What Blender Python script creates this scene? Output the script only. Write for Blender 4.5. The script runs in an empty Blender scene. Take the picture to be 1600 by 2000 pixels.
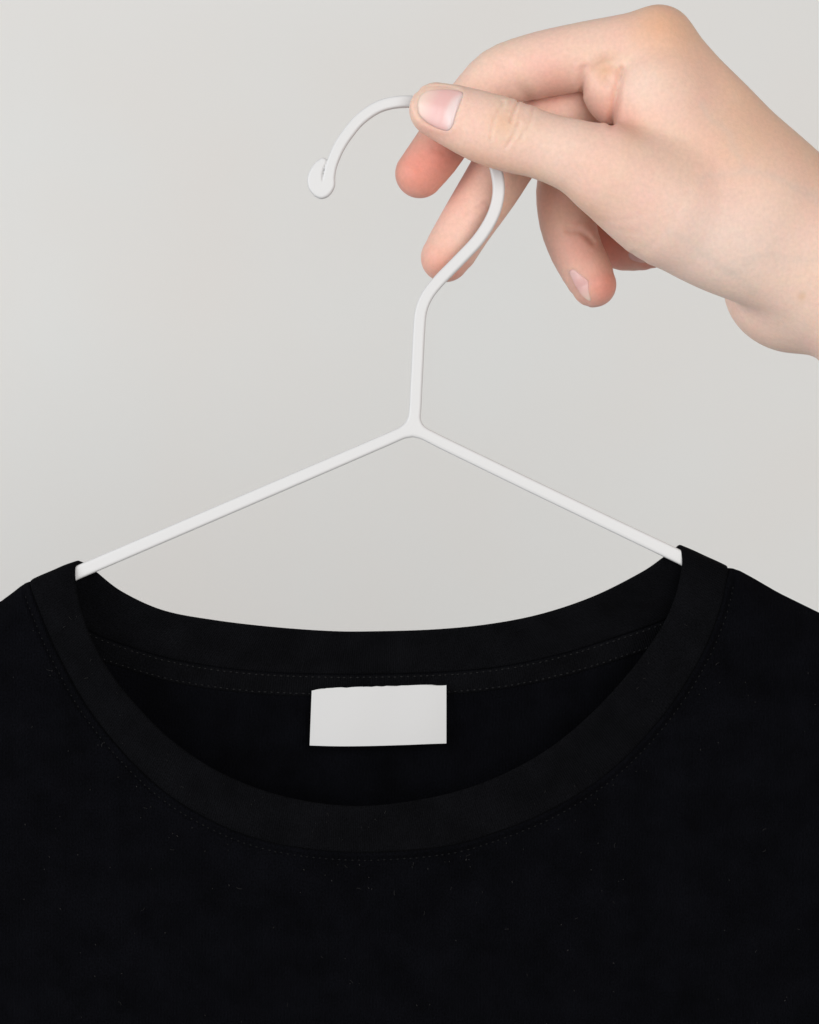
import bpy, math, random
import numpy as np
from mathutils import Vector, noise as mnoise

random.seed(7)
scene = bpy.context.scene
C = scene.collection

# ---------------------------------------------------------------- camera
S = 0.00018          # metres per unit (one unit = one photograph pixel in the hanger plane)
D = 5600.0           # camera distance in units
W0, H0 = 1600.0, 2000.0
cam_d = bpy.data.cameras.new('camera')
cam = bpy.data.objects.new('camera', cam_d)
C.objects.link(cam)
cam.location = (0, -D * S, 0)
cam.rotation_euler = (math.radians(90), 0, 0)
cam_d.sensor_fit = 'VERTICAL'
cam_d.sensor_height = 36.0
cam_d.lens = 36.0 * D / H0
cam_d.clip_start = 0.05
cam_d.clip_end = 50
scene.camera = cam

# ---------------------------------------------------------------- world, lamps, exposure
world = bpy.data.worlds.new('World')
scene.world = world
world.use_nodes = True
bg = world.node_tree.nodes['Background']
bg.inputs[0].default_value = (1.0, 0.985, 0.965, 1)
bg.inputs[1].default_value = 0.27


def area(name, loc, target, size, power, col):
    l = bpy.data.lights.new(name, 'AREA')
    l.shape = 'SQUARE'
    l.size = size
    l.energy = power
    l.color = col
    o = bpy.data.objects.new(name, l)
    C.objects.link(o)
    o.location = loc
    o.rotation_euler = (Vector(target) - Vector(loc)).to_track_quat('-Z', 'Y').to_euler()
    return o


area('window_lamp', (-1.2, -0.85, 0.17), (0, 0.25, -0.08), 1.1, 16.0, (0.97, 0.99, 1.0))
area('room_lamp', (0.62, -1.95, 0.22), (0.05, 0, 0.0), 1.4, 29, (1.0, 0.965, 0.925))
scene.view_settings.view_transform = 'Standard'
scene.view_settings.look = 'None'
scene.view_settings.exposure = 0.0
scene.view_settings.gamma = 1.0

# ---------------------------------------------------------------- helpers


def P(px, py, y=0.0):
    """photograph pixel at depth y (units behind the hanger plane) -> units"""
    k = (D + y) / D
    return np.array([(px - W0 / 2) * k, y, (H0 / 2 - py) * k])


def catmull(pts, n):
    """evenly spaced samples of a centripetal-like spline through pts (any dimension)"""
    p = np.asarray(pts, float)
    p = np.vstack([2 * p[0] - p[1], p, 2 * p[-1] - p[-2]])
    out = []
    for i in range(1, len(p) - 2):
        t = np.linspace(0, 1, 24, endpoint=False)[:, None]
        a, b, c, d = p[i - 1], p[i], p[i + 1], p[i + 2]
        out.append(0.5 * ((2 * b) + (-a + c) * t + (2 * a - 5 * b + 4 * c - d) * t ** 2 + (-a + 3 * b - 3 * c + d) * t ** 3))
    out.append(p[-2][None])
    o = np.vstack(out)
    L = np.concatenate([[0], np.cumsum(np.linalg.norm(np.diff(o[:, :3], axis=0), axis=1))])
    q = np.linspace(0, L[-1], n)
    return np.stack([np.interp(q, L, o[:, k]) for k in range(o.shape[1])], 1)


def unproj(rows):
    return np.array([P(r[0], r[1], r[2]) for r in rows])


def link_mesh(name, verts, faces, mat=None, parent=None, smooth=True, attrs=None, uv=None):
    me = bpy.data.meshes.new(name)
    v = np.asarray(verts, np.float32) * S
    if isinstance(faces, np.ndarray):
        nf = len(faces)
        k = faces.shape[1]
        me.vertices.add(len(v))
        me.vertices.foreach_set('co', v.ravel())
        me.loops.add(nf * k)
        me.loops.foreach_set('vertex_index', faces.astype(np.int32).ravel())
        me.polygons.add(nf)
        me.polygons.foreach_set('loop_start', np.arange(0, nf * k, k, dtype=np.int32))
        me.update(calc_edges=True)
    else:
        me.from_pydata(v.tolist(), [], faces)
    me.validate()
    if smooth:
        me.polygons.foreach_set('use_smooth', [True] * len(me.polygons))
    for an, av in (attrs or {}).items():
        at = me.attributes.new(an, 'FLOAT', 'POINT')
        at.data.foreach_set('value', np.asarray(av, np.float32))
    if uv is not None:
        ul = me.uv_layers.new(name='UVMap')
        li = np.zeros(len(me.loops), np.int32)
        me.loops.foreach_get('vertex_index', li)
        ul.data.foreach_set('uv', np.asarray(uv, np.float32)[li].ravel())
    me.update()
    if mat:
        me.materials.append(mat)
    o = bpy.data.objects.new(name, me)
    C.objects.link(o)
    if parent:
        o.parent = parent
    return o


def tag(o, label=None, cat=None, group=None, kind=None):
    for k, v in (('label', label), ('category', cat), ('group', group), ('kind', kind)):
        if v:
            o[k] = v
    return o


def empty(name, label, cat):
    o = bpy.data.objects.new(name, None)
    C.objects.link(o)
    o.empty_display_size = 0.02
    return tag(o, label, cat)


def grid_faces(n, m, close_n=False, close_m=False, flip=False):
    N = n if close_n else n - 1
    M = m if close_m else m - 1
    i, j = np.meshgrid(np.arange(N), np.arange(M), indexing='ij')
    i, j = i.ravel(), j.ravel()
    a = i * m + j
    b = ((i + 1) % n) * m + j
    c = ((i + 1) % n) * m + (j + 1) % m
    d = i * m + (j + 1) % m
    f = np.stack([a, b, c, d], 1)
    return f[:, ::-1].copy() if flip else f


# ---------------------------------------------------------------- materials


def new_mat(name):
    m = bpy.data.materials.new(name)
    m.use_nodes = True
    nt = m.node_tree
    return m, nt, nt.nodes['Principled BSDF']


def nd(nt, typ, **kw):
    n = nt.nodes.new(typ)
    for k, v in kw.items():
        if k.startswith('i_'):
            key = k[2:]
            n.inputs[int(key) if key.isdigit() else key.replace('_', ' ')].default_value = v
        else:
            setattr(n, k, v)
    return n


def mixc(nt, fac, a, b, mode='MIX'):
    n = nt.nodes.new('ShaderNodeMix')
    n.data_type = 'RGBA'
    n.blend_type = mode
    for sock, val in ((n.inputs[0], fac), (n.inputs[6], a), (n.inputs[7], b)):
        if hasattr(val, 'links') or hasattr(val, 'is_linked'):
            nt.links.new(val, sock)
        else:
            sock.default_value = val
    return n.outputs[2]


def mat_wall():
    m, nt, b = new_mat('painted_wall')
    tc = nd(nt, 'ShaderNodeTexCoord')
    n1 = nd(nt, 'ShaderNodeTexNoise', i_Scale=5.0, i_Detail=2.0, i_Roughness=0.5)
    nt.links.new(tc.outputs['Object'], n1.inputs['Vector'])
    rp = nd(nt, 'ShaderNodeMapRange', i_1=0.35, i_2=0.65)
    nt.links.new(n1.outputs[0], rp.inputs[0])
    col = mixc(nt, rp.outputs[0], (0.835, 0.84, 0.832, 1), (0.838, 0.82, 0.80, 1))
    nt.links.new(col, b.inputs['Base Color'])
    b.inputs['Roughness'].default_value = 0.85
    b.inputs['Specular IOR Level'].default_value = 0.2
    n2 = nd(nt, 'ShaderNodeTexNoise', i_Scale=240.0, i_Detail=4.0)
    nt.links.new(tc.outputs['Object'], n2.inputs['Vector'])
    bp = nd(nt, 'ShaderNodeBump', i_Strength=0.06, i_Distance=0.001)
    nt.links.new(n2.outputs[0], bp.inputs['Height'])
    nt.links.new(bp.outputs[0], b.inputs['Normal'])
    return m


def mat_coat():
    m, nt, b = new_mat('white_coated_wire')
    b.inputs['Base Color'].default_value = (0.635, 0.637, 0.645, 1)
    b.inputs['Roughness'].default_value = 0.42
    b.inputs['Specular IOR Level'].default_value = 0.35
    tc = nd(nt, 'ShaderNodeTexCoord')
    n2 = nd(nt, 'ShaderNodeTexNoise', i_Scale=260.0, i_Detail=3.0)
    nt.links.new(tc.outputs['Object'], n2.inputs['Vector'])
    bp = nd(nt, 'ShaderNodeBump', i_Strength=0.12, i_Distance=0.0006)
    nt.links.new(n2.outputs[0], bp.inputs['Height'])
    nt.links.new(bp.outputs[0], b.inputs['Normal'])
    return m


def mat_fabric(name, col, ribs=False):
    m, nt, b = new_mat(name)
    uv = nd(nt, 'ShaderNodeUVMap', uv_map='UVMap')
    n1 = nd(nt, 'ShaderNodeTexNoise', i_Scale=0.011, i_Detail=6.0, i_Roughness=0.65)
    nt.links.new(uv.outputs[0], n1.inputs['Vector'])
    n2 = nd(nt, 'ShaderNodeTexNoise', i_Scale=0.30, i_Detail=3.0, i_Roughness=0.7)
    nt.links.new(uv.outputs[0], n2.inputs['Vector'])
    r1 = nd(nt, 'ShaderNodeMapRange', i_1=0.3, i_2=0.7, i_3=0.65, i_4=1.4)
    nt.links.new(n1.outputs[0], r1.inputs[0])
    r2 = nd(nt, 'ShaderNodeMapRange', i_1=0.3, i_2=0.7, i_3=0.40, i_4=1.75)
    nt.links.new(n2.outputs[0], r2.inputs[0])
    mu = nd(nt, 'ShaderNodeMath', operation='MULTIPLY')
    nt.links.new(r1.outputs[0], mu.inputs[0])
    nt.links.new(r2.outputs[0], mu.inputs[1])
    vm = nd(nt, 'ShaderNodeVectorMath', operation='SCALE')
    vm.inputs[0].default_value = col
    nt.links.new(mu.outputs[0], vm.inputs['Scale'])
    nt.links.new(vm.outputs[0], b.inputs['Base Color'])
    b.inputs['Roughness'].default_value = 0.95
    b.inputs['Specular IOR Level'].default_value = 0.03
    b.inputs['Sheen Weight'].default_value = 0.004
    b.inputs['Sheen Roughness'].default_value = 0.5
    # knit: fine wales
    wv = nd(nt, 'ShaderNodeTexWave', wave_type='BANDS', bands_direction='X', i_Scale=0.075 if ribs else 0.11, i_Distortion=0.6)
    wv.inputs['Detail Scale'].default_value = 0.05
    nt.links.new(uv.outputs[0], wv.inputs['Vector'])
    ad = nd(nt, 'ShaderNodeMath', operation='MULTIPLY_ADD')
    ad.inputs[1].default_value = 0.8
    nt.links.new(n2.outputs[0], ad.inputs[0])
    nt.links.new(wv.outputs[0], ad.inputs[2])
    bp = nd(nt, 'ShaderNodeBump', i_Strength=0.5, i_Distance=0.00035)
    nt.links.new(ad.outputs[0], bp.inputs['Height'])
    nt.links.new(bp.outputs[0], b.inputs['Normal'])
    return m


def mat_plain(name, col, rough=0.8, spec=0.2):
    m, nt, b = new_mat(name)
    b.inputs['Base Color'].default_value = (*col, 1)
    b.inputs['Roughness'].default_value = rough
    b.inputs['Specular IOR Level'].default_value = spec
    return m


def mat_label():
    m, nt, b = new_mat('white_satin_label')
    tc = nd(nt, 'ShaderNodeTexCoord')
    b.inputs['Base Color'].default_value = (0.56, 0.562, 0.568, 1)
    b.inputs['Roughness'].default_value = 0.6
    b.inputs['Specular IOR Level'].default_value = 0.27
    n2 = nd(nt, 'ShaderNodeTexNoise', i_Scale=150.0, i_Detail=4.0)
    nt.links.new(tc.outputs['Object'], n2.inputs['Vector'])
    bp = nd(nt, 'ShaderNodeBump', i_Strength=0.1, i_Distance=0.0003)
    nt.links.new(n2.outputs[0], bp.inputs['Height'])
    nt.links.new(bp.outputs[0], b.inputs['Normal'])
    return m


def mat_skin():
    m, nt, b = new_mat('skin')
    tc = nd(nt, 'ShaderNodeTexCoord')
    fl = nd(nt, 'ShaderNodeAttribute', attribute_name='flush_shade')
    tn = nd(nt, 'ShaderNodeAttribute', attribute_name='tan')
    pl = nd(nt, 'ShaderNodeAttribute', attribute_name='pale')
    n1 = nd(nt, 'ShaderNodeTexNoise', i_Scale=55.0, i_Detail=4.0, i_Roughness=0.55)
    nt.links.new(tc.outputs['Object'], n1.inputs['Vector'])
    r1 = nd(nt, 'ShaderNodeMapRange', i_1=0.35, i_2=0.68)
    nt.links.new(n1.outputs[0], r1.inputs[0])
    base = mixc(nt, r1.outputs[0], (0.775, 0.56, 0.45, 1), (0.785, 0.52, 0.44, 1))
    base = mixc(nt, tn.outputs['Fac'], base, (0.69, 0.42, 0.27, 1))
    base = mixc(nt, pl.outputs['Fac'], base, (0.81, 0.635, 0.55, 1))
    ve = nd(nt, 'ShaderNodeAttribute', attribute_name='vein')
    base = mixc(nt, ve.outputs['Fac'], base, (0.60, 0.52, 0.46, 1))
    base = mixc(nt, fl.outputs['Fac'], base, (0.68, 0.25, 0.19, 1))
    n3 = nd(nt, 'ShaderNodeTexNoise', i_Scale=700.0, i_Detail=3.0, i_Roughness=0.6)
    nt.links.new(tc.outputs['Object'], n3.inputs['Vector'])
    r3 = nd(nt, 'ShaderNodeMapRange', i_1=0.3, i_2=0.7, i_3=0.955, i_4=1.045)
    nt.links.new(n3.outputs[0], r3.inputs[0])
    vm = nd(nt, 'ShaderNodeVectorMath', operation='SCALE')
    nt.links.new(base, vm.inputs[0])
    nt.links.new(r3.outputs[0], vm.inputs['Scale'])
    nt.links.new(vm.outputs[0], b.inputs['Base Color'])
    b.inputs['Roughness'].default_value = 0.52
    b.inputs['Specular IOR Level'].default_value = 0.32
    b.subsurface_method = 'RANDOM_WALK'
    b.inputs['Subsurface Weight'].default_value = 0.5
    b.inputs['Subsurface Radius'].default_value = (1.0, 0.35, 0.2)
    b.inputs['Subsurface Scale'].default_value = 0.0028
    vo = nd(nt, 'ShaderNodeTexVoronoi', feature='DISTANCE_TO_EDGE', i_Scale=900.0)
    nt.links.new(tc.outputs['Object'], vo.inputs['Vector'])
    ad = nd(nt, 'ShaderNodeMath', operation='MULTIPLY_ADD')
    ad.inputs[1].default_value = 0.7
    nt.links.new(n3.outputs[0], ad.inputs[0])
    nt.links.new(vo.outputs[0], ad.inputs[2])
    bp = nd(nt, 'ShaderNodeBump', i_Strength=0.10, i_Distance=0.0005)
    nt.links.new(ad.outputs[0], bp.inputs['Height'])
    nt.links.new(bp.outputs[0], b.inputs['Normal'])
    return m


def mat_nail():
    m, nt, b = new_mat('fingernail_keratin')
    lu = nd(nt, 'ShaderNodeAttribute', attribute_name='lunula')
    fe = nd(nt, 'ShaderNodeAttribute', attribute_name='free_edge')
    base = mixc(nt, lu.outputs['Fac'], (0.73, 0.45, 0.43, 1), (0.76, 0.64, 0.63, 1))
    base = mixc(nt, fe.outputs['Fac'], base, (0.77, 0.62, 0.53, 1))
    nt.links.new(base, b.inputs['Base Color'])
    b.inputs['Roughness'].default_value = 0.3
    b.inputs['Specular IOR Level'].default_value = 0.5
    b.inputs['Subsurface Weight'].default_value = 0.27
    b.inputs['Subsurface Radius'].default_value = (1.0, 0.4, 0.3)
    b.inputs['Subsurface Scale'].default_value = 0.001
    return m


M_WALL = mat_wall()
M_COAT = mat_coat()
M_BODY = mat_fabric('black_jersey', (0.0017, 0.0018, 0.0027))
M_RIB = mat_fabric('black_rib_knit', (0.0026, 0.0027, 0.0034), ribs=True)
M_TAPE = mat_fabric('black_twill_tape', (0.0026, 0.0027, 0.0034), ribs=True)
M_THREAD = mat_plain('black_thread', (0.0042, 0.0044, 0.0052), 0.7, 0.2)
M_THREAD_IN = mat_plain('charcoal_thread', (0.012, 0.012, 0.013), 0.7, 0.2)
M_LINT = mat_plain('grey_lint', (0.035, 0.034, 0.034), 0.9, 0.1)
M_LABEL = mat_label()
M_SKIN = mat_skin()
M_NAIL = mat_nail()

# ---------------------------------------------------------------- wall
WY = 0.80
n = 3.0
o = link_mesh('wall', np.array([(-n, WY, -n), (n, WY, -n), (n, WY, n), (-n, WY, n),
                                (-n, WY + .1, -n), (n, WY + .1, -n), (n, WY + .1, n), (-n, WY + .1, n)]) / S,
              [(0, 1, 2, 3), (7, 6, 5, 4), (0, 4, 5, 1), (3, 2, 6, 7), (1, 5, 6, 2), (0, 3, 7, 4)], M_WALL, smooth=False)
tag(o, kind='structure')

# ---------------------------------------------------------------- signed distance meshing


def smin(a, b, k):
    h = np.maximum(k - np.abs(a - b), 0.0) / k
    return np.minimum(a, b) - h * h * k * 0.25


def tube(pts, q=1.0, n=None):
    """swept round cone along (px, py, y, r); depth squashed by q. returns f(points)->distance"""
    p = np.array([[*P(a[0], a[1], a[2]), a[3] * (D + a[2]) / D] for a in pts])
    s = catmull(p, n or (len(p) * 3))
    c, r = s[:, :3].copy(), s[:, 3].copy()
    c[:, 1] /= q
    c = c.astype(np.float32)
    r = r.astype(np.float32)

    lo_ = (c - r[:, None]).min(0) - 75
    hi_ = (c + r[:, None]).max(0) + 75

    def f(X):
        Z = X.copy()
        Z[:, 1] /= q
        out = np.maximum(np.maximum(lo_ - Z, Z - hi_), 0)
        far = np.sqrt((out * out).sum(1)) + 75
        near = far <= 75.001
        Y = Z[near]
        if not len(Y):
            return far
        best = np.full(len(Y), 1e9, np.float32)
        for i in range(len(c) - 1):
            ab = c[i + 1] - c[i]
            L = float(ab @ ab) + 1e-9
            w = Y - c[i]
            t = np.clip((w @ ab) / L, 0, 1)
            w -= t[:, None] * ab
            d = np.sqrt(np.einsum('ij,ij->i', w, w)) - (r[i] + t * (r[i + 1] - r[i]))
            np.minimum(best, d, out=best)
        far[near] = best
        return far
    f.c, f.r, f.q = c, r, q
    return f


def ellipsoid(ctr, rad, rot=0.0):
    c = P(*ctr).astype(np.float32)
    rad = np.array(rad, np.float32)
    ca, sa = math.cos(rot), math.sin(rot)

    def f(X):
        w = X - c
        u = w[:, 0] * ca + w[:, 2] * sa
        v = -w[:, 0] * sa + w[:, 2] * ca
        L = np.stack([u / rad[0], w[:, 1] / rad[1], v / rad[2]], 1)
        k0 = np.sqrt((L * L).sum(1)) + 1e-6
        k1 = np.sqrt(((L / rad) ** 2).sum(1)) + 1e-9
        return (k0 * (k0 - 1) / k1).astype(np.float32)
    return f


def surface_nets(f, lo, hi, h, bs=8):
    lo = np.array(lo, np.float32)
    nb = np.ceil((np.array(hi) - lo) / (h * bs)).astype(int)
    dims = nb * bs + 1
    F = np.empty(dims, np.float32)
    ii = np.stack(np.meshgrid(*[np.arange(k) for k in nb], indexing='ij'), -1).reshape(-1, 3)
    ctr = lo + (ii * bs + bs / 2).astype(np.float32) * h
    dc = np.concatenate([f(ctr[a:a + 400000]) for a in range(0, len(ctr), 400000)])
    F[:-1, :-1, :-1] = np.repeat(np.repeat(np.repeat(dc.reshape(nb), bs, 0), bs, 1), bs, 2)
    F[-1] = 1e3; F[:, -1] = 1e3; F[:, :, -1] = 1e3
    act = ii[np.abs(dc) < h * bs * 1.55 + 6]
    loc = np.stack(np.meshgrid(*[np.arange(bs + 1)] * 3, indexing='ij'), -1).reshape(-1, 3)
    for a in range(0, len(act), 700):
        g = (act[a:a + 700, None, :] * bs + loc[None]).reshape(-1, 3)
        F[g[:, 0], g[:, 1], g[:, 2]] = f(lo + g.astype(np.float32) * h)
    ins = F < 0
    cnt = np.zeros(dims - 1, np.int8)
    for dx in (0, 1):
        for dy in (0, 1):
            for dz in (0, 1):
                cnt += ins[dx:dims[0] - 1 + dx, dy:dims[1] - 1 + dy, dz:dims[2] - 1 + dz]
    cell = np.argwhere((cnt > 0) & (cnt < 8))
    off = np.array([(x, y, z) for x in (0, 1) for y in (0, 1) for z in (0, 1)])
    g = cell[:, None, :] + off[None]
    vals = F[g[..., 0], g[..., 1], g[..., 2]]
    acc = np.zeros((len(cell), 3), np.float32)
    num = np.zeros(len(cell), np.float32)
    for a in range(8):
        for b in range(a + 1, 8):
            if np.abs(off[a] - off[b]).sum() == 1:
                va, vb = vals[:, a], vals[:, b]
                m = (va < 0) != (vb < 0)
                t = np.where(m, va / np.where(m, va - vb, 1), 0)
                acc += np.where(m[:, None], off[a] + t[:, None] * (off[b] - off[a]), 0)
                num += m
    V = lo + (cell + acc / num[:, None]).astype(np.float32) * h
    idx = np.full(dims - 1, -1, np.int32)
    idx[cell[:, 0], cell[:, 1], cell[:, 2]] = np.arange(len(cell))
    quads = []
    for ax in range(3):
        sl0 = [slice(1, -1)] * 3
        sl1 = [slice(1, -1)] * 3
        sl0[ax] = slice(0, -1)
        sl1[ax] = slice(1, None)
        A, B = ins[tuple(sl0)], ins[tuple(sl1)]
        e = np.argwhere(A != B)
        base = e + 1
        base[:, ax] -= 1
        u, v = [(1, 2), (2, 0), (0, 1)][ax]
        q = []
        for du, dv in ((-1, -1), (0, -1), (0, 0), (-1, 0)):
            k = base.copy()
            k[:, u] += du
            k[:, v] += dv
            q.append(idx[k[:, 0], k[:, 1], k[:, 2]])
        q = np.stack(q, 1)
        neg = ~A[e[:, 0], e[:, 1], e[:, 2]]
        q[neg] = q[neg][:, ::-1]
        quads.append(q)
    Q = np.vstack(quads)
    return V, Q[(Q >= 0).all(1)]


def grad(f, X, e=1.0):
    G = np.zeros_like(X)
    for k in range(3):
        d = np.zeros(3, np.float32)
        d[k] = e
        G[:, k] = (f(X + d) - f(X - d)) / (2 * e)
    return G


def project(f, X, it=2, e=0.6):
    X = X.astype(np.float32).copy()
    for _ in range(it):
        G = grad(f, X, e)
        X -= (f(X) / np.maximum((G * G).sum(1), 0.05))[:, None] * G
    return X


def chunked(f, n=250000):
    def g(X):
        return f(X) if len(X) <= n else np.concatenate([f(X[a:a + n]) for a in range(0, len(X), n)])
    return g


# ---------------------------------------------------------------- clothes hanger
hanger = empty('clothes_hanger', 'thin white coated wire hanger with curled hook end, held above the black shirt', 'clothes hanger')
hanger.location = (P(806, 836)[0] * S, 0, P(806, 836)[2] * S)


def seg2d(poly, X):
    """2-D (x, z) distance to a polyline of (px, py, r), minus the radius"""
    c = np.array([[*P(a[0], a[1])[[0, 2]], a[2]] for a in poly], np.float32)
    best = np.full(len(X), 1e9, np.float32)
    Y = X[:, [0, 2]]
    for i in range(len(c) - 1):
        ab = c[i + 1, :2] - c[i, :2]
        w = Y - c[i, :2]
        t = np.clip((w @ ab) / (ab @ ab + 1e-9), 0, 1)
        w = w - t[:, None] * ab
        best = np.minimum(best, np.sqrt((w * w).sum(1)) + (RW - (c[i, 2] + t * (c[i + 1, 2] - c[i, 2]))))
    return best


RW = 11.5
hook_ctrl = [(631, 317, 8.5), (622.5, 328, 11.5), (616, 346, 14.8), (618, 362, 16), (629, 373, 15.5), (640, 362, 14.5), (643, 345, 12), (648, 322, 11.3),
             (661, 290, 11.5), (679, 262, 11.5), (705, 232, 11.5), (742, 208, 11.5), (785, 199, 11.5), (830, 203, 11.5), (880, 222, 11.5),
             (925, 256, 11.5), (958, 302, 11.5), (972, 345, 12), (973, 385, 12), (961, 425, 12), (935, 467, 12), (897, 508, 12),
             (858, 548, 12), (835, 577, 12), (823, 606, 12), (819, 640, 12), (816, 700, 12), (813, 760, 12), (811, 800, 12), (807, 836, 12)]
hook_pts = catmull([(a, b, r) for a, b, r in hook_ctrl], 240)
hook_pts = np.array(hook_pts)
armL = [(807, 836, 12), (760, 857, 12), (600, 926, 12.5), (400, 1012, 12.8), (150, 1119, 13.2), (75, 1158, 11), (0, 1204, 10), (-120, 1265, 10), (-330, 1362, 10)]
armR = [(807, 836, 12), (860, 863, 12.2), (1000, 931, 12.6), (1200, 1027, 13), (1328, 1088, 13.4), (1410, 1134, 11), (1500, 1184, 10), (1600, 1238, 10), (1900, 1392, 10)]


def hanger_f(X):
    dh = seg2d(hook_pts, X)
    d2 = np.minimum(seg2d(armL, X), seg2d(armR, X))
    d2 = smin(dh, d2, 19.0)
    e = 4.8
    return ((np.abs(np.maximum(d2, 0)) ** e + np.abs(X[:, 1]) ** e) ** (1 / e) - RW).astype(np.float32)


V, Q = surface_nets(chunked(hanger_f), (-1160, -22, -420), (1130, 22, 830), 2.6)
V = project(chunked(hanger_f), V, 2)
origin = P(806, 836)
fc = V[Q].mean(1)
jx, jz = origin[0], origin[2]
is_hook = (fc[:, 2] > jz + 6) & (np.abs(fc[:, 0] - jx) < 500) & (fc[:, 2] - jz > np.abs(fc[:, 0] - jx) * 0.25)
is_l = ~is_hook & (fc[:, 0] < jx)
is_r = ~is_hook & ~is_l
NR = grad(chunked(hanger_f), V, 0.8)
NR /= np.linalg.norm(NR, axis=1)[:, None] + 1e-9
for nm, msk in (('hook', is_hook), ('arm', is_l), ('arm', is_r)):
    q = Q[msk]
    used, inv = np.unique(q, return_inverse=True)
    o = link_mesh(nm, V[used] - origin, inv.reshape(q.shape), M_COAT, hanger)
    o.data.normals_split_custom_set_from_vertices(NR[used].tolist())

# ---------------------------------------------------------------- hand
# fingers: (px, py, depth, radius)
T_thumb = tube([(853, 215, -50, 53), (900, 232, -60, 63), (950, 251, -68, 69.5), (1000, 267, -72, 70), (1060, 285, -72, 66), (1130, 308, -66, 73),
                (1200, 340, -52, 87), (1300, 400, -20, 108)], 0.80, 40)
T_thenar = tube([(1200, 340, -52, 87), (1300, 400, -14, 110), (1400, 455, 20, 112), (1500, 500, 50, 106), (1600, 545, 80, 100)], 0.85, 40)
T_index = tube([(1283, 82, 45, 66), (1212, 94, 48, 64), (1138, 110, 52, 66), (1050, 128, 58, 64), (978, 150, 64, 59), (930, 194, 66, 54), (885, 250, 63, 52),
                (848, 303, 60, 51), (820, 339, 58, 48)], 1.0, 26)
T_middle = tube([(1240, 150, 150, 62), (1150, 192, 145, 62), (1060, 240, 135, 60), (1000, 300, 120, 60), (958, 366, 105, 58), (908, 443, 90, 53), (882, 486, 84, 51),
                 (870, 503, 82, 48)], 1.0, 24)
T_ring = tube([(1230, 220, 240, 60), (1150, 290, 220, 58), (1109, 350, 206, 58), (1107, 420, 196, 56), (1122, 480, 186, 52), (1146, 528, 176, 49),
               (1160, 556, 172, 44)], 1.0, 22)
T_little = tube([(1235, 280, 320, 50), (1180, 370, 308, 48), (1172, 440, 298, 46), (1200, 478, 286, 45), (1242, 488, 272, 41), (1272, 488, 262, 36)], 1.0, 18)
T_m2 = tube([(1290, 81, 45, 65), (1349, 157, 48, 70), (1402, 224, 52, 80), (1451, 295, 60, 95), (1520, 378, 75, 112), (1600, 462, 90, 122)], 0.9, 36)
T_m3 = tube([(1262, 120, 150, 60), (1400, 270, 150, 85), (1560, 440, 140, 110)], 1.0, 8)
T_m4 = tube([(1260, 180, 245, 56), (1400, 330, 225, 85), (1560, 480, 170, 110)], 1.0, 8)
T_m5 = tube([(1275, 250, 320, 52), (1400, 400, 275, 80), (1560, 540, 190, 110)], 1.0, 8)
E_web = ellipsoid((1330, 268, 15), (135, 78, 100), math.radians(-35))
E_dorsal = ellipsoid((1284, 186, 4), (78, 56, 92), math.radians(-12))
E_fill = ellipsoid((1450, 380, 30), (150, 105, 120), math.radians(-35))
E_hypo = ellipsoid((1562, 560, 150), (152, 125, 134))
T_arm = tube([(1590, 490, 95, 128), (1700, 590, 100, 150), (1850, 720, 105, 178), (2100, 930, 110, 205)], 0.85, 8)
E_pad = ellipsoid((1186, 172, 42), (50, 58, 74), math.radians(12))


def poly_dist(poly, px, py):
    best = np.full(len(px), 1e9, np.float32)
    for (ax, ay), (bx, by) in zip(poly[:-1], poly[1:]):
        ux, uy = bx - ax, by - ay
        L = ux * ux + uy * uy + 1e-9
        t = np.clip(((px - ax) * ux + (py - ay) * uy) / L, 0, 1)
        best = np.minimum(best, np.hypot(px - ax - t * ux, py - ay - t * uy))
    return best


# skin creases: polyline, depth, half width, depth range (front surface only)
CREASES = [
    ([(984, 200), (970, 225), (962, 250), (959, 272)], 2.6, 3.4, -20),
    ([(1012, 198), (1005, 219), (998, 238)], 3.2, 3.2, -20),
    ([(1015, 241), (1006, 262), (990, 287)], 2.6, 3.4, -20),
    ([(1043, 212), (1035, 244), (1018, 272)], 1.8, 3.4, -20),
    ([(976, 190), (984, 208), (978, 226)], 0.9, 3.0, -20),
    ([(1184, 122), (1177, 138), (1182, 152)], 4.0, 13.0, 60),
    ([(1186, 152), (1196, 161), (1206, 172)], 1.6, 5.0, 60),
    ([(1216, 136), (1207, 168), (1200, 205), (1194, 242)], 4.4, 6.5, 60),
    ([(1142, 132), (1139, 150), (1136, 182)], 3.5, 6.0, 60),
    ([(992, 132), (1006, 162), (1030, 190)], 3.5, 11.0, 70),
    ([(1108, 450), (1132, 452), (1148, 462), (1158, 474)], 4.2, 5.5, 190),
    ([(915, 415), (950, 400), (985, 428)], 1.8, 6.0, 90),
    ([(1170, 428), (1200, 432), (1232, 428), (1270, 408)], 0.5, 5.0, 30),
    ([(1180, 437), (1215, 452), (1245, 456)], 0.5, 5.0, 30),
    ([(845, 290), (870, 300)], 1.0, 4.0, 100),
]
NAIL_THUMB = [(805, 208), (806, 190), (815, 175), (833, 166), (856, 164), (880, 167), (898, 174), (905, 184), (902, 203), (895, 226), (888, 246), (878, 254), (862, 254), (842, 249), (824, 240), (811, 227)]
NAIL_RING = [(1103, 534), (1110, 528), (1120, 527), (1137, 538), (1149, 549), (1150, 570), (1151, 603), (1132, 590), (1112, 562)]
NAIL_LITTLE = [(1227, 496), (1238, 489), (1252, 497), (1268, 511), (1258, 515), (1240, 512), (1231, 506)]


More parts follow.
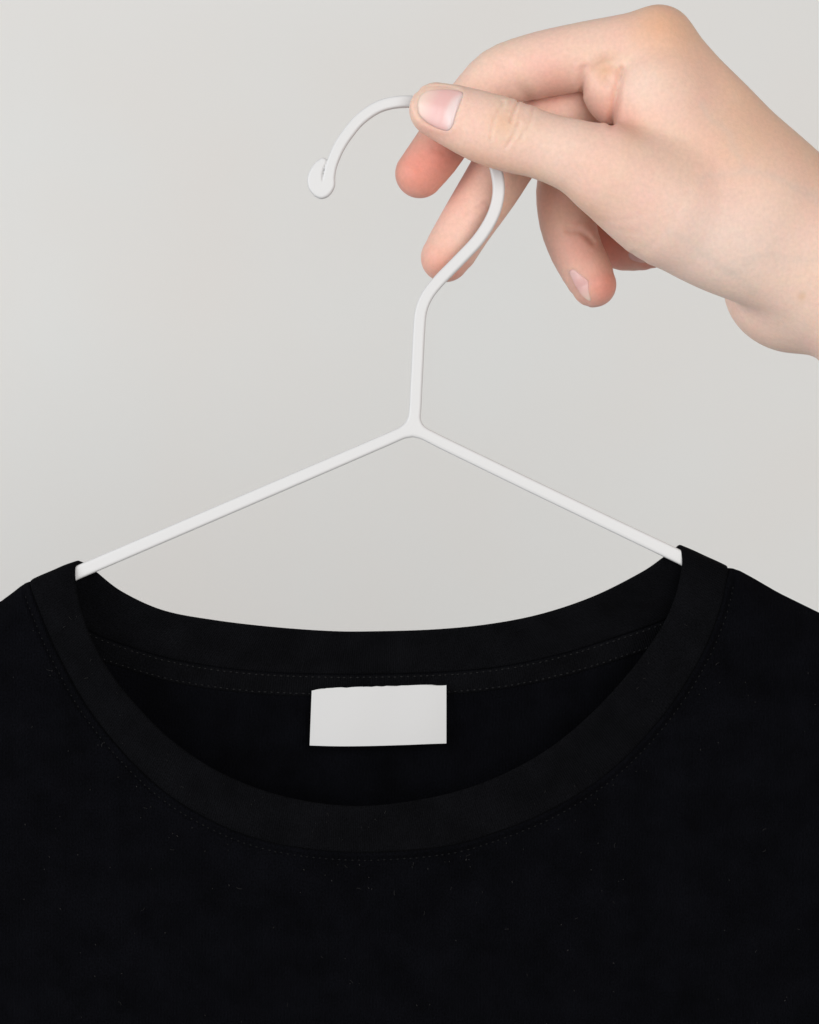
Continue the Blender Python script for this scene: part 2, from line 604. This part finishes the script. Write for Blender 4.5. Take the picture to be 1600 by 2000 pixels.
def inside_poly(poly, px, py):
    r = np.zeros(len(px), bool)
    n_ = len(poly)
    for i in range(n_):
        x1, y1 = poly[i]
        x2, y2 = poly[(i + 1) % n_]
        c = ((y1 > py) != (y2 > py)) & (px < (x2 - x1) * (py - y1) / ((y2 - y1) if y2 != y1 else 1e-9) + x1)
        r ^= c
    return r


def to_px(X):
    k = (D + X[:, 1]) / D
    return X[:, 0] / k + W0 / 2, H0 / 2 - X[:, 2] / k


def hand_raw(X):
    palm = smin(T_m2(X), T_thenar(X), 60)
    palm = smin(palm, E_web(X), 50)
    palm = smin(palm, E_dorsal(X), 55)
    palm = smin(palm, E_fill(X), 60)
    m = smin(smin(T_m3(X), T_m4(X), 40), T_m5(X), 40)
    palm = smin(palm, m, 40)
    palm = smin(palm, T_arm(X), 70)
    palm = smin(palm, E_hypo(X), 26)
    d = smin(palm, T_thumb(X), 30)
    ix = smin(T_index(X), palm, 26)
    d = np.minimum(d, ix)
    d = smin(d, E_pad(X), 7)
    d = np.minimum(d, smin(T_middle(X), palm, 24))
    d = np.minimum(d, smin(T_ring(X), palm, 24))
    d = np.minimum(d, smin(T_little(X), palm, 24))
    return d


def hand_f(X):
    d = hand_raw(X)
    near = np.abs(d) < 14
    if near.any():
        Y = X[near]
        px, py = to_px(Y)
        add = np.zeros(len(Y), np.float32)
        for pl_, dep, w, ymax in CREASES:
            bx = [a[0] for a in pl_]
            by = [a[1] for a in pl_]
            m = (px > min(bx) - 3 * w) & (px < max(bx) + 3 * w) & (py > min(by) - 3 * w) & (py < max(by) + 3 * w) & (Y[:, 1] < ymax)
            if m.any():
                dd = poly_dist(pl_, px[m], py[m])
                add[m] += dep * np.exp(-(dd / w) ** 2) - 0.22 * dep * np.exp(-((dd - 2.2 * w) / w) ** 2)
        for poly, ymax, dep in ((NAIL_THUMB, -20, 1.7), (NAIL_RING, 180, 1.4), (NAIL_LITTLE, 280, 1.0)):
            m = (px > min(a[0] for a in poly) - 20) & (px < max(a[0] for a in poly) + 20) & (py > min(a[1] for a in poly) - 20) & \
                (py < max(a[1] for a in poly) + 20) & (Y[:, 1] < ymax)
            if m.any():
                dd = poly_dist(poly + poly[:1], px[m], py[m])
                sd = np.where(inside_poly(poly, px[m], py[m]), -dd, dd)
                add[m] += np.where(sd < 0, dep, 0) * np.clip(-sd / 3, 0, 1) - dep * 0.6 * np.exp(-((sd - 5) / 5.0) ** 2)
        d = d.copy()
        d[near] += add
    return d


hf = chunked(hand_f)
V, Q = surface_nets(hf, (-60, -175, -60), (1400, 400, 1010), 3.0)
V = project(hf, V, 2, 1.0)
ed = np.vstack([Q[:, [0, 1]], Q[:, [1, 2]], Q[:, [2, 3]], Q[:, [3, 0]]])
for _ in range(1):
    sm = np.zeros((len(V), 3))
    dg = np.bincount(ed.ravel(), minlength=len(V))[:, None]
    for k in range(3):
        sm[:, k] = np.bincount(ed[:, 0], V[ed[:, 1], k], len(V)) + np.bincount(ed[:, 1], V[ed[:, 0], k], len(V))
    V = (V + 0.5 * (sm / dg - V)).astype(np.float32)
px, py = to_px(V)


def blob(x, y, r, yr=(-400, 600)):
    return np.exp(-(((px - x) ** 2 + (py - y) ** 2) / r ** 2)) * ((V[:, 1] > yr[0]) & (V[:, 1] < yr[1]))


flush_shade = (0.9 * blob(818, 335, 88, (5, 300)) + 0.35 * blob(880, 300, 40, (5, 120)) + 0.30 * blob(850, 520, 48, (20, 200)) + 0.35 * blob(900, 540, 40, (20, 200))
         + 0.45 * blob(1185, 560, 42, (100, 300)) + 0.22 * blob(1140, 490, 45, (100, 300)) + 0.25 * blob(1200, 470, 60, (200, 400))  # little finger: extra red painted in for the occlusion shade beside the palm
         + 0.22 * blob(835, 262, 40, (-200, 0)) + 0.16 * blob(1080, 160, 45) + 0.2 * blob(1228, 238, 24) + 0.12 * blob(1180, 210, 40)
         + 0.14 * blob(1150, 320, 60, (-200, 0)) + 0.10 * blob(1430, 380, 70) + 0.16 * blob(980, 390, 80, (20, 200)) + 0.14 * blob(1110, 215, 80, (80, 260)) + 0.10 * blob(900, 430, 70, (20, 200)) + 0.45 * blob(1270, 520, 22, (150, 400)))
flush_shade += (0.20 * blob(850, 520, 50, (20, 200)) + 0.22 * blob(1178, 560, 48, (100, 300)) + 0.14 * blob(1130, 480, 50, (100, 300)) + 0.18 * blob(1220, 480, 55, (200, 400))
          + 0.16 * blob(845, 262, 42, (-200, 0)) + 0.14 * blob(930, 318, 40, (-200, 0)) + 0.16 * blob(1090, 172, 50, (-100, 100)) + 0.16 * blob(1190, 215, 40) + 0.10 * blob(1300, 40, 60)
          + 0.10 * blob(1215, 215, 45))
flush_shade += 0.17 * ((V[:, 1] > 95) & (py > 150) & (px < 1300)) * np.clip((V[:, 1] - 95) / 60, 0, 1) + 0.06 * blob(1280, 330, 140, (-200, 60))  # palmar redness, plus warm shade between the fingers put into the colour
tan = (0.50 * np.exp(-(poly_dist([(1290, 30), (1380, 90), (1460, 170), (1600, 300), (1700, 390)], px, py) / 70) ** 2) + 0.5 * blob(985, 240, 30, (-200, 0))
       + 0.75 * blob(1182, 138, 20) + 0.35 * blob(1290, 60, 60) + 0.4 * np.exp(-(poly_dist([(880, 302), (1045, 345), (1165, 425)], px, py) / 22) ** 2) * (V[:, 1] < 0)
       + 0.4 * blob(1420, 300, 90) + 0.35 * blob(1240, 255, 28) + 1.0 * blob(1566, 579, 8, (-200, 200)) + 0.3 * blob(1090, 420, 50, (100, 300)))
pale = (0.8 * blob(1380, 470, 120, (-200, 100)) + 0.6 * blob(1250, 170, 50) + 0.5 * blob(1110, 300, 70, (-200, 0)) + 0.5 * blob(890, 420, 60, (20, 200))
        + 0.5 * blob(1480, 500, 110, (-200, 200)) + 0.5 * blob(1100, 210, 60, (80, 260)) + 0.4 * blob(1560, 640, 70))
wob = 4 * np.sin(px * 0.06) + 3 * np.sin(py * 0.09)
vein = 0.24 * (np.exp(-(poly_dist([(1310, 455), (1390, 500), (1420, 530), (1480, 570)], px + wob, py) / 9) ** 2)
               + np.exp(-(poly_dist([(1370, 350), (1450, 330), (1530, 352), (1640, 420)], px, py + wob) / 10) ** 2)
               + 0.8 * np.exp(-(poly_dist([(1450, 330), (1420, 260), (1370, 200)], px + wob, py) / 9) ** 2)
               + 0.8 * np.exp(-(poly_dist([(1420, 530), (1500, 500), (1640, 520)], px, py + wob) / 10) ** 2)) * (V[:, 1] < 120)
hand = link_mesh('hand', V, Q, M_SKIN, attrs={'flush_shade': np.clip(flush_shade, 0, 1), 'tan': np.clip(tan, 0, 1), 'pale': np.clip(pale, 0, 1), 'vein': vein})
tag(hand, 'bare pale hand pinching the white hanger hook between thumb and index finger', 'hand')


def nail(poly, f, y0, up, length_dir, flip=False, height=2.4):
    """keratin plate laid on the fingertip surface f; rings from centre to outline"""
    poly = np.array(catmull(poly + poly[:1], 72)[:-1])
    c = poly.mean(0)
    rings = np.concatenate([np.linspace(0.02, 0.9, 12), [0.95, 1.0, 1.02]])
    pts, hh, u = [], [], []
    ld = np.array(length_dir, float)
    ext = (poly - c) @ ld
    for r in rings:
        for p in poly:
            q = c + (p - c) * min(r, 1.0)
            pts.append(P(q[0], q[1], y0))
            hh.append((height if r < 0.92 else height * 0.7 if r < 0.97 else 0.2 if r <= 1.0 else -3.0))
            u.append(((q - c) @ ld - ext.min()) / (ext.max() - ext.min()))
    X = project(f, np.array(pts), 5, 1.0)
    G = grad(f, X, 1.0)
    G /= np.linalg.norm(G, axis=1)[:, None]
    X = X + G * np.array(hh)[:, None]
    X = np.vstack([X, X[:72].mean(0)[None]])
    u = np.array(u + [0.5])
    F = [tuple(r) for r in grid_faces(len(rings), 72, close_m=True, flip=flip).tolist()]
    ci = len(X) - 1
    F += [(ci, (j + 1) % 72, j) if flip else (ci, j, (j + 1) % 72) for j in range(72)]
    pxx = np.array([*to_px(X)]).T
    edge_d = poly_dist([tuple(a) for a in poly] + [tuple(poly[0])], pxx[:, 0], pxx[:, 1])
    lat = ((pxx - c) @ np.array([-ld[1], ld[0]])) / 42.0
    lun = np.clip((0.30 - 0.18 * lat ** 2 - u) / 0.15, 0, 1) * up
    fe = np.clip((u - 0.5) / 0.42, 0, 1) * 0.9
    return link_mesh('fingernail', X, F, M_NAIL, hand, attrs={'lunula': lun, 'free_edge': fe})


tag(nail(NAIL_THUMB, T_thumb, -95, 0.85, (-0.94, -0.34)), 'broad pink thumbnail with pale half moon')
nail(NAIL_RING, T_ring, 130, 0.25, (0.5, 0.86), height=1.8)
nail(NAIL_LITTLE, T_little, 235, 0.2, (0.8, 0.6), height=1.2)

# ---------------------------------------------------------------- t-shirt
shirt = empty('t_shirt', 'black crew neck t-shirt with blank white neck label hanging on the white hanger', 't-shirt')
shirt.location = (P(700, 1665, -58) * S)
SO = P(700, 1665, -58)

f_in = [(157, 1097, 0), (148, 1107, -13), (150, 1150, -19), (163, 1205, -24), (185, 1260, -29), (215, 1312, -34), (262, 1372, -39), (335, 1445, -45), (430, 1508, -51),
        (550, 1554, -55), (690, 1574, -57), (830, 1560, -56), (950, 1526, -53), (1060, 1470, -49), (1150, 1398, -43), (1230, 1312, -37), (1288, 1232, -31),
        (1317, 1170, -25), (1331, 1112, -18), (1331, 1080, -12), (1324, 1066, 0)]
f_out = [(62, 1136, 0), (60, 1144, -14), (75, 1190, -23), (110, 1272, -30), (170, 1380, -36), (250, 1480, -42), (340, 1560, -48), (450, 1620, -54), (560, 1652, -58),
         (700, 1665, -60), (850, 1656, -59), (950, 1633, -56), (1080, 1580, -52), (1200, 1500, -46), (1300, 1392, -40), (1370, 1282, -34), (1407, 1190, -26),
         (1421, 1124, -14), (1421, 1110, 0)]
b_in = [(157, 1097, 0), (172, 1103, 14), (190, 1118, 20), (240, 1156, 30), (320, 1192, 40), (420, 1211, 46), (530, 1224, 50), (640, 1232, 52), (720, 1233, 52),
        (850, 1229, 50), (960, 1218, 48), (1060, 1198, 44), (1160, 1164, 36), (1250, 1119, 24), (1293, 1090, 16), (1324, 1066, 0)]
b_out = [(62, 1136, 0), (80, 1152, 16), (120, 1200, 32), (185, 1237, 42), (250, 1262, 50), (350, 1290, 56), (480, 1309, 60), (620, 1316, 62), (760, 1316, 62),
         (900, 1310, 60), (1000, 1298, 58), (1100, 1276, 54), (1200, 1245, 48), (1310, 1205, 38), (1375, 1160, 20), (1421, 1110, 0)]
NF, NB = 420, 300
FI, FO = catmull(unproj(f_in), NF), catmull(unproj(f_out), NF)
BI, BO = catmull(unproj(b_in), NB), catmull(unproj(b_out), NB)

# collar: closed loop, front half then back half
LI = np.vstack([FI, BI[::-1][1:-1]])
LO = np.vstack([FO, BO[::-1][1:-1]])
NL = len(LI)
ds = np.roll(LI + LO, -1, 0) - np.roll(LI + LO, 1, 0)
dt = LO - LI
nrm = np.cross(ds, dt)
nrm /= np.linalg.norm(nrm, axis=1)[:, None] + 1e-9
if nrm[NF // 2, 1] > 0:
    nrm = -nrm
for _ in range(6):
    nrm = (np.roll(nrm, 1, 0) + 2 * nrm + np.roll(nrm, -1, 0))
    nrm /= np.linalg.norm(nrm, axis=1)[:, None]
tt = np.concatenate([[0, .004, .012, .025, .045, .07], np.linspace(.1, .92, 14), [.95, .97, .985, .995, 1.0]])
T = 4.2


def prof(t, i):
    a = math.sqrt(max(0, 1 - (1 - min(t / 0.06, 1)) ** 2))
    b_ = math.sqrt(max(0, 1 - (1 - min((1 - t) / 0.05, 1)) ** 2))
    return T * a * b_


ring_t = [(t, 1) for t in tt] + [(t, -1) for t in tt[::-1][1:-1]]
cv, cuv = [], []
arc = np.concatenate([[0], np.cumsum(np.linalg.norm(np.diff((LI + LO) / 2, axis=0), axis=1))])
for i in range(NL):
    for t, sg in ring_t:
        w = mnoise.noise(Vector((arc[i] * 0.012, t * 2.0, 3.1))) * 2.2 * math.sin(math.pi * t)
        p = LI[i] + dt[i] * t + nrm[i] * (sg * prof(t, i) + 1.5 * math.sin(math.pi * t) + w)
        cv.append(p)
        cuv.append((arc[i], t * 100))
cv = np.array(cv)
link_mesh('collar', cv - SO, grid_faces(NL, len(ring_t), True, True, flip=True), M_RIB, shirt, uv=np.array(cuv))

shL = np.array([(62, 1136), (50, 1140), (40, 1147), (26, 1158), (0, 1177), (-100, 1222), (-300, 1315), (-520, 1425)], float)
shR = np.array([(1421, 1110), (1432, 1111), (1446, 1116), (1470, 1129), (1520, 1158), (1600, 1197), (1700, 1245), (1900, 1342), (2120, 1455)], float)


def shoulder(poly, frac):
    L = np.concatenate([[0], np.cumsum(np.linalg.norm(np.diff(poly, axis=0), axis=1))])
    q = np.asarray(frac) * L[-1]
    return np.stack([np.interp(q, L, poly[:, 0]), np.interp(q, L, poly[:, 1])], 1)


def panel_points(edge, bound, side, dists):
    """ruled cloth sheet from the neckline edge to the outer bound; side -1 front, +1 back"""
    n = len(edge)
    s = np.linspace(0, 1, n)
    B = np.stack([np.interp(s, [b[0] for b in bound], [b[k] for b in bound]) for k in (1, 2, 3)], 1)
    rows = []
    exy = np.stack(to_px(edge), 1)
    ey = edge[:, 1]
    sl = np.vstack([shL])
    for kind, val in dists:
        L = np.hypot(B[:, 0] - exy[:, 0], B[:, 1] - exy[:, 1])
        f = np.clip(val / L, 0, 1) if kind == 'd' else val
        f = f * np.ones(n)
        xy = exy + (B[:, :2] - exy) * f[:, None]
        # follow the real shoulder outline near both ends
        for poly, w in ((shL, np.exp(-(s / 0.018) ** 2)), (shR, np.exp(-((1 - s) / 0.018) ** 2))):
            k = 0 if poly is shL else -1
            straight = exy[k] + (B[k, :2] - exy[k]) * f[:, None]
            xy += (shoulder(poly, f) - straight) * w[:, None]
        y = ey + (B[:, 2] - ey) * np.sqrt(np.clip(f, 0, 1))
        dsh = np.minimum(poly_dist([tuple(a) for a in shL], xy[:, 0], xy[:, 1]), poly_dist([tuple(a) for a in shR], xy[:, 0], xy[:, 1]))
        roll = np.sqrt(1 - (1 - np.clip(dsh / 32, 0, 1)) ** 2)
        tgt = side * 15.0
        y = np.where(dsh < 32, np.minimum(np.abs(y), 15 + dsh * 0.6) * side * roll, y)
        rows.append((xy, y, f))
    return rows


def cloth_panel(name, edge, bound, side, seam):
    dists = [('d', v) for v in (0, 1.5, 3, 5, 7, 9, 11, 13, 15, 17, 19, 22, 25, 29, 34, 40, 48, 58, 70, 85, 102, 120, 140, 160)]
    rows = panel_points(edge, bound, side, dists)
    f0 = rows[-1][2]
    rest = []
    for k in np.linspace(0, 1, 46)[1:]:
        rest.append(('f', None, k))
    extra = [('f', f0 + (1 - f0) * k) for k in np.linspace(0, 1, 46)[1:]]
    rows += panel_points(edge, bound, side, extra)
    dl = [v for _, v in dists] + [400] * len(extra)
    verts, uvs = [], []
    for (xy, y, f), d in zip(rows, dl):
        lip = 0.0
        if seam:
            lip = 4.8 * math.exp(-((d - 5.0) / 3.6) ** 2) - 2.4 * math.exp(-((d - 15.5) / 3.5) ** 2) + 1.4 * math.exp(-((d - 23) / 5) ** 2)
            if d < 1:
                lip = -3.5
        for i in range(len(xy)):
            x_, z_ = xy[i]
            w = 0.0
            if d > 20:
                v = Vector((x_ * 0.0042 + 0.0016 * z_, z_ * 0.0016, 1.7 * side))
                w = (mnoise.noise(v) * 11 + mnoise.noise(v * 2.6) * 4) * min(1, (d - 20) / 300.0)
            ends = min(1.0, min(i, len(xy) - 1 - i) / 6.0)
            pk = (mnoise.noise(Vector((x_ * 0.035, z_ * 0.035, 9.0))) * 1.1 if d > 12 else 0)
            verts.append(P(x_, z_, y[i] + side * (lip + pk) * ends + w * ends))
            uvs.append((x_, z_))
    n = len(edge)
    return link_mesh(name, np.array(verts) - SO, grid_faces(len(rows), n, flip=(side > 0)), M_BODY, shirt, uv=np.array(uvs)), np.array(verts).reshape(len(rows), n, 3)


FB = [(0, -520, 1425, 0), (.03, -560, 1620, -60), (.12, -520, 2100, -75), (.25, -300, 2850, -80), (.5, 760, 2900, -80), (.75, 1900, 2850, -80), (.88, 2120, 2100, -75), (.97, 2160, 1640, -60), (1, 2120, 1455, 0)]
BB = [(0, -520, 1425, 0), (.03, -560, 1700, 60), (.09, -420, 2850, 90), (.5, 760, 2900, 95), (.91, 1980, 2850, 90), (.97, 2160, 1700, 60), (1, 2120, 1455, 0)]
front, FV = cloth_panel('front_panel', FO, FB, -1, True)
back, BV = cloth_panel('back_panel', BO, BB, 1, False)
for o, th in ((front, 3.0), (back, 3.0)):
    md = o.modifiers.new('thickness', 'SOLIDIFY')
    md.thickness = th * S
    md.offset = 0

DL = np.array([0, 1.5, 3, 5, 7, 9, 11, 13, 15, 17, 19, 22, 25, 29, 34, 40, 48, 58, 70, 85, 102, 120, 140, 160])


def along(PV, d):
    k = np.interp(d, DL, np.arange(len(DL)))
    a = int(k)
    b_ = min(a + 1, len(DL) - 1)
    return PV[a] + (PV[b_] - PV[a]) * (k - a)


def stitches(name, curve, mat, parent, off, pitch=12.5, length=8.0, r=1.5, i0=0, i1=None):
    c = curve[i0:i1]
    L = np.concatenate([[0], np.cumsum(np.linalg.norm(np.diff(c, axis=0), axis=1))])
    vs, fs = [], []
    q = 4.0
    while q < L[-1] - 8:
        j = random.uniform(-0.8, 0.8)
        ln = length * random.uniform(0.85, 1.1)
        a = np.array([np.interp(q + j, L, c[:, k]) for k in range(3)])
        b_ = np.array([np.interp(q + j + ln, L, c[:, k]) for k in range(3)])
        d = (b_ - a) / (np.linalg.norm(b_ - a) + 1e-9)
        side = np.cross(d, (0, 1, 0))
        side /= np.linalg.norm(side) + 1e-9
        o_ = np.array((0, off + random.uniform(-.3, .3), 0))
        a, b_ = a + o_ + side * random.uniform(-.5, .5), b_ + o_ + side * random.uniform(-.5, .5)
        m_ = (a + b_) / 2
        base = len(vs)
        vs += [a + (0, r, 0), m_ + side * r, m_ + np.array((0, -r, 0)), m_ - side * r, b_ + (0, r, 0)]
        fs += [(base, base + 1, base + 2), (base, base + 2, base + 3), (base + 4, base + 2, base + 1), (base + 4, base + 3, base + 2), (base, base + 3, base + 4, base + 1)]
        q += pitch
    o = link_mesh(name, np.array(vs) - SO, fs, mat, parent)
    tag(o, kind='stuff')
    return o


stitches('stitching', along(FV, 15), M_THREAD, front, -2.4, i0=6, i1=NF - 6)

# neck tape inside the back neckline
rows = []
tw = [(1.5, 2), (2, -3), (4, -4.5), (12, -4.8), (24, -4.8), (36, -4.8), (42, -4.5), (44, -3), (44.5, 2)]
for d, off in tw:
    rows.append(along(BV, d)[14:NB - 14] + np.array((0, off, 0)))
R = np.array(rows)
uv = np.array([(i * 4.6, d) for d, _ in tw for i in range(R.shape[1])])
tape = link_mesh('neck_tape', R.reshape(-1, 3) - SO, grid_faces(R.shape[0], R.shape[1]), M_TAPE, shirt, uv=uv)
stitches('stitching', along(BV, 6), M_THREAD_IN, tape, -5.6, i0=16, i1=NB - 16, r=1.4)
stitches('stitching', along(BV, 39), M_THREAD_IN, tape, -5.6, i0=16, i1=NB - 16, r=1.4)

# white neck label
lab_t = catmull([(609, 1349, 46), (640, 1344.5, 45), (700, 1342, 44), (770, 1340, 44), (830, 1338, 44), (872, 1339, 46)], 28)
lab_b = catmull([(605, 1456, 38), (660, 1457.5, 34), (720, 1457, 33), (790, 1455, 34), (840, 1453, 36), (872, 1452, 38)], 28)
nv = 14
vs = []
for sgn in (-1, 1):
    for a in range(nv):
        t = a / (nv - 1)
        for i in range(28):
            p = lab_t[i] + (lab_b[i] - lab_t[i]) * t
            wob = random.uniform(-0.9, 0.9) if a == 0 else 0
            vs.append(P(p[0], p[1] + wob, p[2] + sgn * 0.9 - 2.5 * math.sin(math.pi * t) + 0.5 * math.sin(i * 0.4 + t * 2)))
fs = [tuple(r) for r in grid_faces(nv, 28, flip=False).tolist()]
k = nv * 28
fs += [tuple(x + k for x in r[::-1]) for r in fs]
per = [j for j in range(28)] + [a * 28 + 27 for a in range(1, nv)] + [(nv - 1) * 28 + j for j in range(26, -1, -1)] + [a * 28 for a in range(nv - 2, 0, -1)]
fs += [(per[j], per[(j + 1) % len(per)], per[(j + 1) % len(per)] + k, per[j] + k) for j in range(len(per))]
lab = link_mesh('neck_label', np.array(vs) - SO, fs, M_LABEL, shirt, smooth=False)
tag(lab, 'blank white rectangular neck label')

# lint caught on the cloth
vs, fs = [], []


def fibre(p, ln, r, a):
    base = len(vs)
    k = random.uniform(-2.2, 2.2)
    n_ = 5
    q = np.array(p, float)
    for i in range(n_):
        ang = a + k * i / n_
        for j in range(3):
            th = j * 2.094
            vs.append(q + np.array((math.cos(ang + 1.57) * math.cos(th) * r, math.sin(th) * r, math.sin(ang + 1.57) * math.cos(th) * r)))
        q = q + np.array((math.cos(ang), random.uniform(-.1, .1), math.sin(ang))) * ln / n_
    for i in range(n_ - 1):
        for j in range(3):
            fs.append((base + i * 3 + j, base + i * 3 + (j + 1) % 3, base + i * 3 + 3 + (j + 1) % 3, base + i * 3 + 3 + j))


nr = FV.shape[0]
cnt = 0
while cnt < 150:
    a, b_ = random.randrange(12, nr - 6), random.randrange(20, NF - 20)
    p = FV[a, b_]
    if not (-830 < p[0] < 830 and p[2] > -1030):
        continue
    sp = random.random() < 0.8
    fibre(p + (0, -2.6, 0), random.uniform(1.5, 3.5) if sp else random.uniform(5, 14), random.uniform(0.5, 0.9) if sp else 0.3, random.uniform(0, 6.28))
    cnt += 1
nfront = NF
for _ in range(45):
    i = random.randrange(20, NF - 20)
    t = random.uniform(.1, .9)
    p = LI[i] + dt[i] * t + nrm[i] * (T + 3.2)
    fibre(p, random.uniform(2, 4) if random.random() < .75 else random.uniform(5, 10), 0.3, random.uniform(0, 6.28))
o = link_mesh('lint', np.array(vs) - SO, fs, M_LINT, shirt)
tag(o, kind='stuff')
